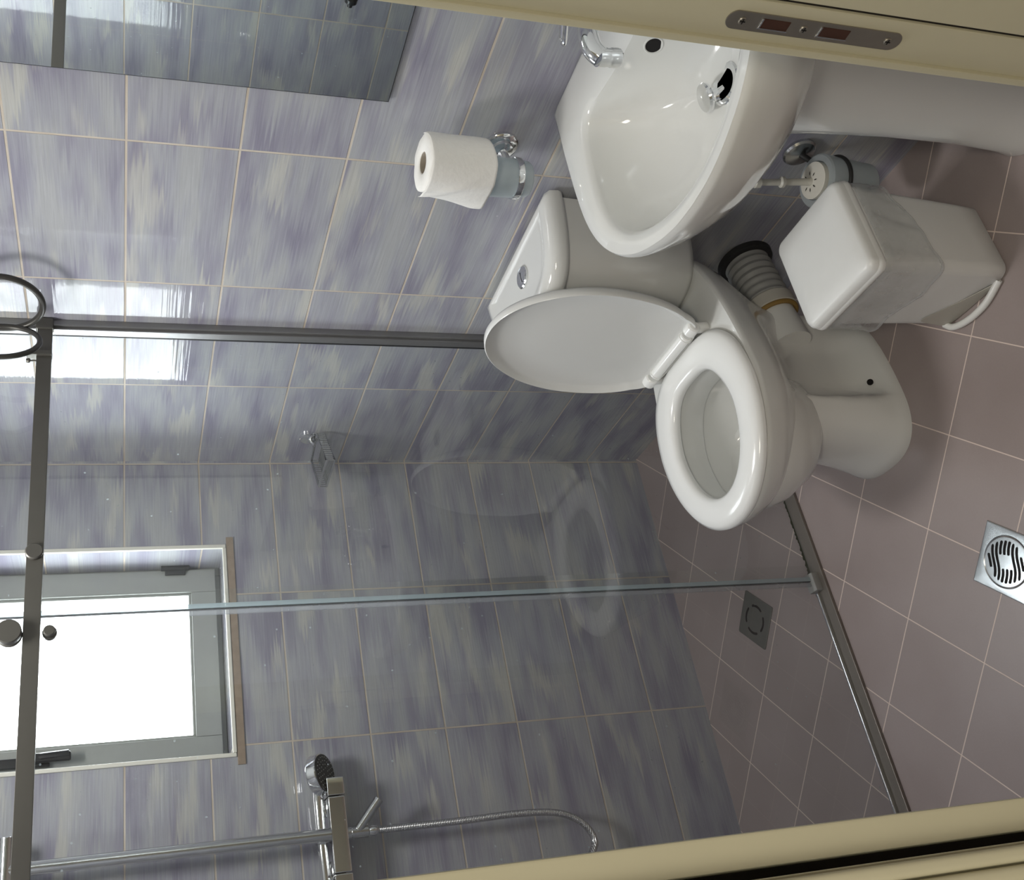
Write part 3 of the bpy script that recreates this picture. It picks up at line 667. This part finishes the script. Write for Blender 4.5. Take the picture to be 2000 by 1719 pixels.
# overflow hole on the back slope
bm = BM(); oc = Vector((-.1232, BY+.012, .766)); axo = Vector((-.985, 0, .17)).normalized()
lathe(bm, ((.0135, -.002), (.0135, .0015), (.0, .0015)), oc, axo, 32); link('overflow_hole', bm, M_DARKHOLE, bs)
bm = BM(); torus(bm, oc+axo*.001, axo, .0145, .0018, 32, 8); link('overflow_rim', bm, M_CERAMIC, bs)
fc = thing('basin_faucet', 'chrome basin mixer tap at the back of the washbasin', 'faucet', (-.055, BY-.012, .81))
FY = BY-.008
bm = BM(); lathe(bm, ((.027, 0), (.027, .004), (.023, .010), (.022, .055), (.024, .075), (.020, .088), (.0, .092)), (-.055, FY, .8085), (0, 0, 1), 32); link('tap_body', bm, M_CHROME, fc)
bm = BM(); tube(bm, spline([(-.058, FY, .865), (-.10, FY+.002, .884), (-.14, FY+.005, .892), (-.168, FY+.009, .889), (-.182, FY+.011, .878)], 8), .012, 20, rad=lambda t: .0175-.0022*t); link('spout', bm, M_CHROME, fc)
bm = BM(); lathe(bm, ((.0145, .014), (.0145, 0), (.0138, -.002), (.0138, -.008), (.0148, -.0095), (.0148, -.022), (.0125, -.025), (.0, -.024)), (-.181, FY+.011, .870), (-.1, 0, 1), 28); link('aerator', bm, M_CHROME, fc)
LT = Vector((-.072, -1.531, .890)); L0 = Vector((-.056, FY, .912)); ld = (LT-L0).normalized(); ls = ld.cross(Vector((0, 0, 1))).normalized()
bm = BM(); cyl(bm, (-.055, FY, .898), (-.055, FY, .922), .017, 28, bev=.003)
lp = [L0+ld*.004-ls*.009, L0+ld*(LT-L0).length*.85-ls*.0085, LT-ls*.004, LT+ls*.004, L0+ld*(LT-L0).length*.85+ls*.0085, L0+ld*.004+ls*.009]
tube(bm, spline(lp, 6, True), .0042, 10, True); link('tap_lever', bm, M_CHROME, fc)
pd = None
bm = BM(); rings = []
def ped(z, rx, ry, xf):
    o = []
    for i in range(48):
        a = 2*PI*i/48; c, s = math.cos(a), math.sin(a); e = 2/2.6
        x = -.135+math.copysign(abs(c)**e, c)*(rx if c < 0 else .125); o.append((x, BY+math.copysign(abs(s)**e, s)*ry, z))
    return o
for z, rx, ry in ((0, .092, .108), (.012, .094, .110), (.04, .090, .104), (.15, .088, .097), (.30, .092, .096), (.45, .100, .101), (.54, .108, .108), (.578, .113, .113)): rings.append(ped(z, rx, ry, 0))
loft(bm, rings); pd = link('basin_pedestal', bm, M_CERAMIC, None, sharp=60); tag(pd, 'white ceramic pedestal column under the washbasin', 'pedestal')

# ------------------------------------------------------------------ toilet roll on a tumbler holder
th_ = thing('tumbler_holder', 'chrome wall holder with frosted blue glass tumbler carrying the toilet roll', 'tumbler holder', (0, -1.24, .885))
bm = BM(); lathe(bm, ((.0335, 0), (.0335, .006), (.030, .010), (.022, .012), (.021, .018), (.014, .021), (.0, .021)), (0, -1.240, .886), (-1, 0, 0), 40); link('wall_disc', bm, M_CHROME, th_)
CC = (-.082, -1.236)
bm = BM(); tube(bm, [(-.015, -1.240, .886), (-.030, -1.240, .884), (-.048, -1.238, .878)], .0085, 14); link('arm', bm, M_CHROME, th_)
bm = BM(); lathe(bm, ((.0365, .866), (.0385, .866), (.039, .868), (.039, .876), (.0385, .878), (.0365, .878)), (CC[0], CC[1], 0), (0, 0, 1), 48, loop=True); link('holder_ring', bm, M_CHROME, th_)
bm = BM(); lathe(bm, ((.0, .845), (.030, .845), (.033, .850), (.0362, .88), (.0375, .948), (.0355, .948), (.034, .88), (.031, .853), (.0, .851)), (CC[0], CC[1], 0), (0, 0, 1), 48); link('glass_tumbler', bm, M_FROST, th_)
rl = thing('toilet_roll', 'white toilet paper roll standing upright on the frosted tumbler', 'toilet roll', (CC[0]-.006, CC[1]-.014, .9495))
rc = Vector((CC[0]-.003, CC[1]-.020, .9495)); rax = Vector((-.02, -.04, 1)).normalized()
bm = BM(); ra, rb_, rc_ = frame_of(rax)
rings = []
NR = 72
def roll_r(i, h):
    a = 2*PI*i/NR
    return .0510+.0022*math.sin(2*a+.6)+.0012*math.sin(5*a+9*h)+.0010*math.sin(9*a+40*h)
def rr_ring(f, h, fixed=None):
    return [rc+rax*h+(rb_*math.cos(2*PI*i/NR)+rc_*math.sin(2*PI*i/NR))*(fixed if fixed else roll_r(i, h)*f) for i in range(NR)]
loft(bm, [rr_ring(0, .0, .0195), rr_ring(0, .1095, .0195), rr_ring(0, .1115, .0215), rr_ring(.93, .1110), rr_ring(.985, .1085), rr_ring(1, .104), rr_ring(1, .08), rr_ring(1.005, .05), rr_ring(1, .02), rr_ring(.99, .004), rr_ring(.95, 0)], loop=True)
link('paper_body', bm, M_PAPER, rl, sharp=70)
bm = BM(); loft(bm, [rr_ring(0, .001, .0193), rr_ring(0, .109, .0193), rr_ring(0, .109, .0183), rr_ring(0, .001, .0183)], loop=True); link('core', bm, M_CARD, rl)
# loose outer sheet, slightly lifted and creased
bm = BM(); g0 = []
NA, NH = 90, 30
for i in range(NA+1):
    t = i/NA; row = []
    ang = math.radians(238)-t*math.radians(204)
    for j in range(NH+1):
        h = -.014*min(1, t*2.2)+(.110+.014*min(1, t*2.2))*j/NH
        r = .0532+.0010*math.sin(9*t+34*h)+(.015*max(0, (t-.80)/.20)**1.5*(1.25-1.0*j/NH))
        r += .0050*max(0, math.sin(13*t-55*h+1.2))**3*max(0, t-.30)*(.35+.65*j/NH)+.0028*max(0, math.sin(21*t-30*h))**4*max(0, t-.25)
        row.append(bm.verts.new(rc+rax*h+(rb_*math.cos(ang)+rc_*math.sin(ang))*r))
    g0.append(row)
for i in range(NA):
    for j in range(NH): bm.faces.new((g0[i][j], g0[i+1][j], g0[i+1][j+1], g0[i][j+1]))
sheet = link('loose_sheet', bm, M_PAPER, rl, sharp=80)
sm = sheet.modifiers.new('thickness', 'SOLIDIFY'); sm.thickness = .0006; sm.offset = 1

# ------------------------------------------------------------------ toilet brush
BC = (-.088, -1.303)
bh = thing('toilet_brush_holder', 'wall mounted toilet brush holder with frosted cup behind the bin', 'toilet brush holder', (0, -1.297, .25))
bm = BM(); lathe(bm, ((.0335, 0), (.0335, .006), (.030, .010), (.021, .012), (.0, .014)), (0, -1.297, .253), (-1, 0, 0), 40); link('wall_disc', bm, M_CHROME_DULL, bh)
bm = BM(); tube(bm, [(-.010, -1.297, .252), (-.035, -1.302, .236), (-.050, -1.306, .214)], .006, 12); torus(bm, (BC[0], BC[1], .208), (0, 0, 1), .0495, .0045, 48, 10); link('holder_ring', bm, M_RUBBER, bh)
bm = BM(); lathe(bm, ((.0, .130), (.038, .130), (.042, .135), (.0475, .20), (.0525, .240), (.0530, .247), (.050, .250), (.0385, .250), (.0375, .246), (.044, .20), (.039, .138), (.0, .136)), (BC[0], BC[1], 0), (0, 0, 1), 48); link('cup', bm, M_FROST, bh)
tb = thing('toilet_brush', 'white toilet brush with ringed handle standing in the frosted holder', 'toilet brush', (BC[0], BC[1], .25))
bm = BM(); lathe(bm, ((.034, .240), (.0365, .246), (.0365, .2575), (.034, .2585), (.0, .2592)), (BC[0], BC[1], 0), (0, 0, 1), 48); link('lid_disc', bm, M_BRUSHW, tb)
hb, ht = Vector((BC[0]+.002, BC[1]+.006, .258)), Vector((BC[0]+.006, BC[1]+.030, .425)); hv = (ht-hb)
bm = BM(); lathe(bm, ((.0085, 0), (.0072, .01), (.0068, .046), (.0068, .056), (.0112, .058), (.0112, .064), (.0068, .067), (.0066, .106), (.0112, .109), (.0112, .119), (.007, .123), (.006, .150), (.0, .155)), hb, hv, 24); link('handle', bm, M_BRUSHW, tb)
for k in range(8):
    a = 2*PI*k/8+.3; bm = BM(); c = (BC[0]+.002, BC[1]+.006)
    slot(bm, [(c[0]+r*math.cos(a), c[1]+r*math.sin(a)) for r in (.012, .015, .018, .021)], .0011, .2597); link('lid_slit', bm, M_DARKHOLE, tb, recalc=False)

# ------------------------------------------------------------------ waste bin
BX, BYc = -.294, -1.311
wb = thing('waste_bin', 'white square plastic pedal bin between the washbasin and the toilet', 'bin', (BX, BYc, 0))
def sqr_(h, r, z, cx=BX, cy=BYc, h2=None): return ring3(rrect(cx-(h2 or h), cx+(h2 or h), cy-h, cy+h, r, 8), z)
def binring(h, r, z, foot=0.0):
    o = rrect(BX-h, BX+h, BYc-h, BYc+h, r, 8); out = []
    for x, y in o:
        out.append((x, y, z))
    return out
bm = BM()
loft(bm, [sqr_(.080, .018, 0, BX-.002), sqr_(.085, .022, .006, BX-.002), sqr_(.0872, .022, .05, BX-.002), sqr_(.0925, .024, .18), sqr_(.0965, .024, .275), sqr_(.0985, .024, .279), sqr_(.0985, .024, .296), sqr_(.094, .024, .298)])
bd = link('bin_body', bm, M_BIN, wb, sharp=50)
bm = BM()
o0 = rrect(BX-.106, BX+.106, BYc-.0995, BYc+.0995, .020, 10)
def lidr(s, z, lift=0.0): return [(BX+(x-BX)*s, BYc+(y-BYc)*s, z) for x, y in o0]
loft(bm, [lidr(.97, .294), lidr(1.0, .296), lidr(1.008, .301), lidr(1.0, .3075), lidr(.992, .3085), lidr(.99, .310), lidr(.985, .318), lidr(.95, .325), lidr(.90, .3285), lidr(.6, .332), lidr(.05, .333)])
link('bin_lid', bm, M_BIN, wb, sharp=50)
# curved recess with the pedal lip on the front face
def fx_(z): return BX-.002-(.0855+.0017*min(z, .05)/.05+(.005*(z-.05)/.13 if z > .05 else 0))
rp = spline([(0, .078, .016), (0, .073, .060), (0, .062, .088), (0, .035, .070), (0, -.005, .040), (0, -.045, .016), (0, -.062, .006), (0, 0, .004), (0, .06, .006)], 5, True)
bm = BM(); loft(bm, [[(fx_(p.z)-.0008, BYc+p.y, max(p.z, .002)) for p in rp], [(fx_(p.z)-.0016, BYc+p.y*.98, max(p.z, .003)) for p in rp]])
link('pedal_recess', bm, M_PIPEPALE, wb)
bm = BM(); tube(bm, spline([(fx_(0)+.002, BYc+.080, .012), (fx_(0)-.014, BYc+.066, .010), (fx_(0)-.022, BYc+.030, .008), (fx_(0)-.018, BYc-.015, .007), (fx_(0)+.001, BYc-.060, .007)], 8), .0068, 12); link('pedal', bm, M_BIN, wb)
# liner folded over the rim
bl = thing('bin_liner', 'translucent plastic liner folded over the rim of the white bin', 'bin liner', (BX, BYc, .2))
bm = BM(); rings = []; NL = 144
base = polar(rrect(-.100, .100, -.100, .100, .03, 10), (0, 0), NL)
def lin(f, s, amp, seed, dz=0.0):
    out = []
    for i, (x, y) in enumerate(base):
        a = 2*PI*i/NL; w = 1+amp*(math.sin(7*a+seed)+.7*math.sin(13*a+2.1*seed)+.5*math.sin(23*a+seed*3.3))
        hem = .212+.032*math.cos(a-PI/4)+.018*math.cos(a-1.75*PI)+.006*math.sin(5*a)-.012*math.exp(-((a-1.25*PI)/.18)**2)
        zz = .293*(1-f)+hem*f+dz
        out.append((BX+x*s*w, BYc+y*s*w, zz))
    return out
rings = [lin(0, 1.0, .000, 0), lin(.03, 1.035, .003, 1.0), lin(.16, 1.05, .009, 1.5), lin(.38, 1.048, .013, 2.0), lin(.60, 1.04, .013, 2.6), lin(.82, 1.035, .010, 3.1), lin(.985, 1.045, .009, 3.3)]
hem_r = [lin(.985, 1.048, .009, 3.3), lin(1.0, 1.062, .009, 3.32), lin(1.0, 1.056, .009, 3.35, -.0035), lin(.98, 1.046, .009, 3.33, .0015)]
hm = BM(); loft(hm, hem_r, loop=True)
loft(bm, rings, cap0=False, cap1=False); link('liner_skirt', bm, M_BAG, bl, sharp=80)
link('liner_hem', hm, M_BAG, bl, sharp=80)
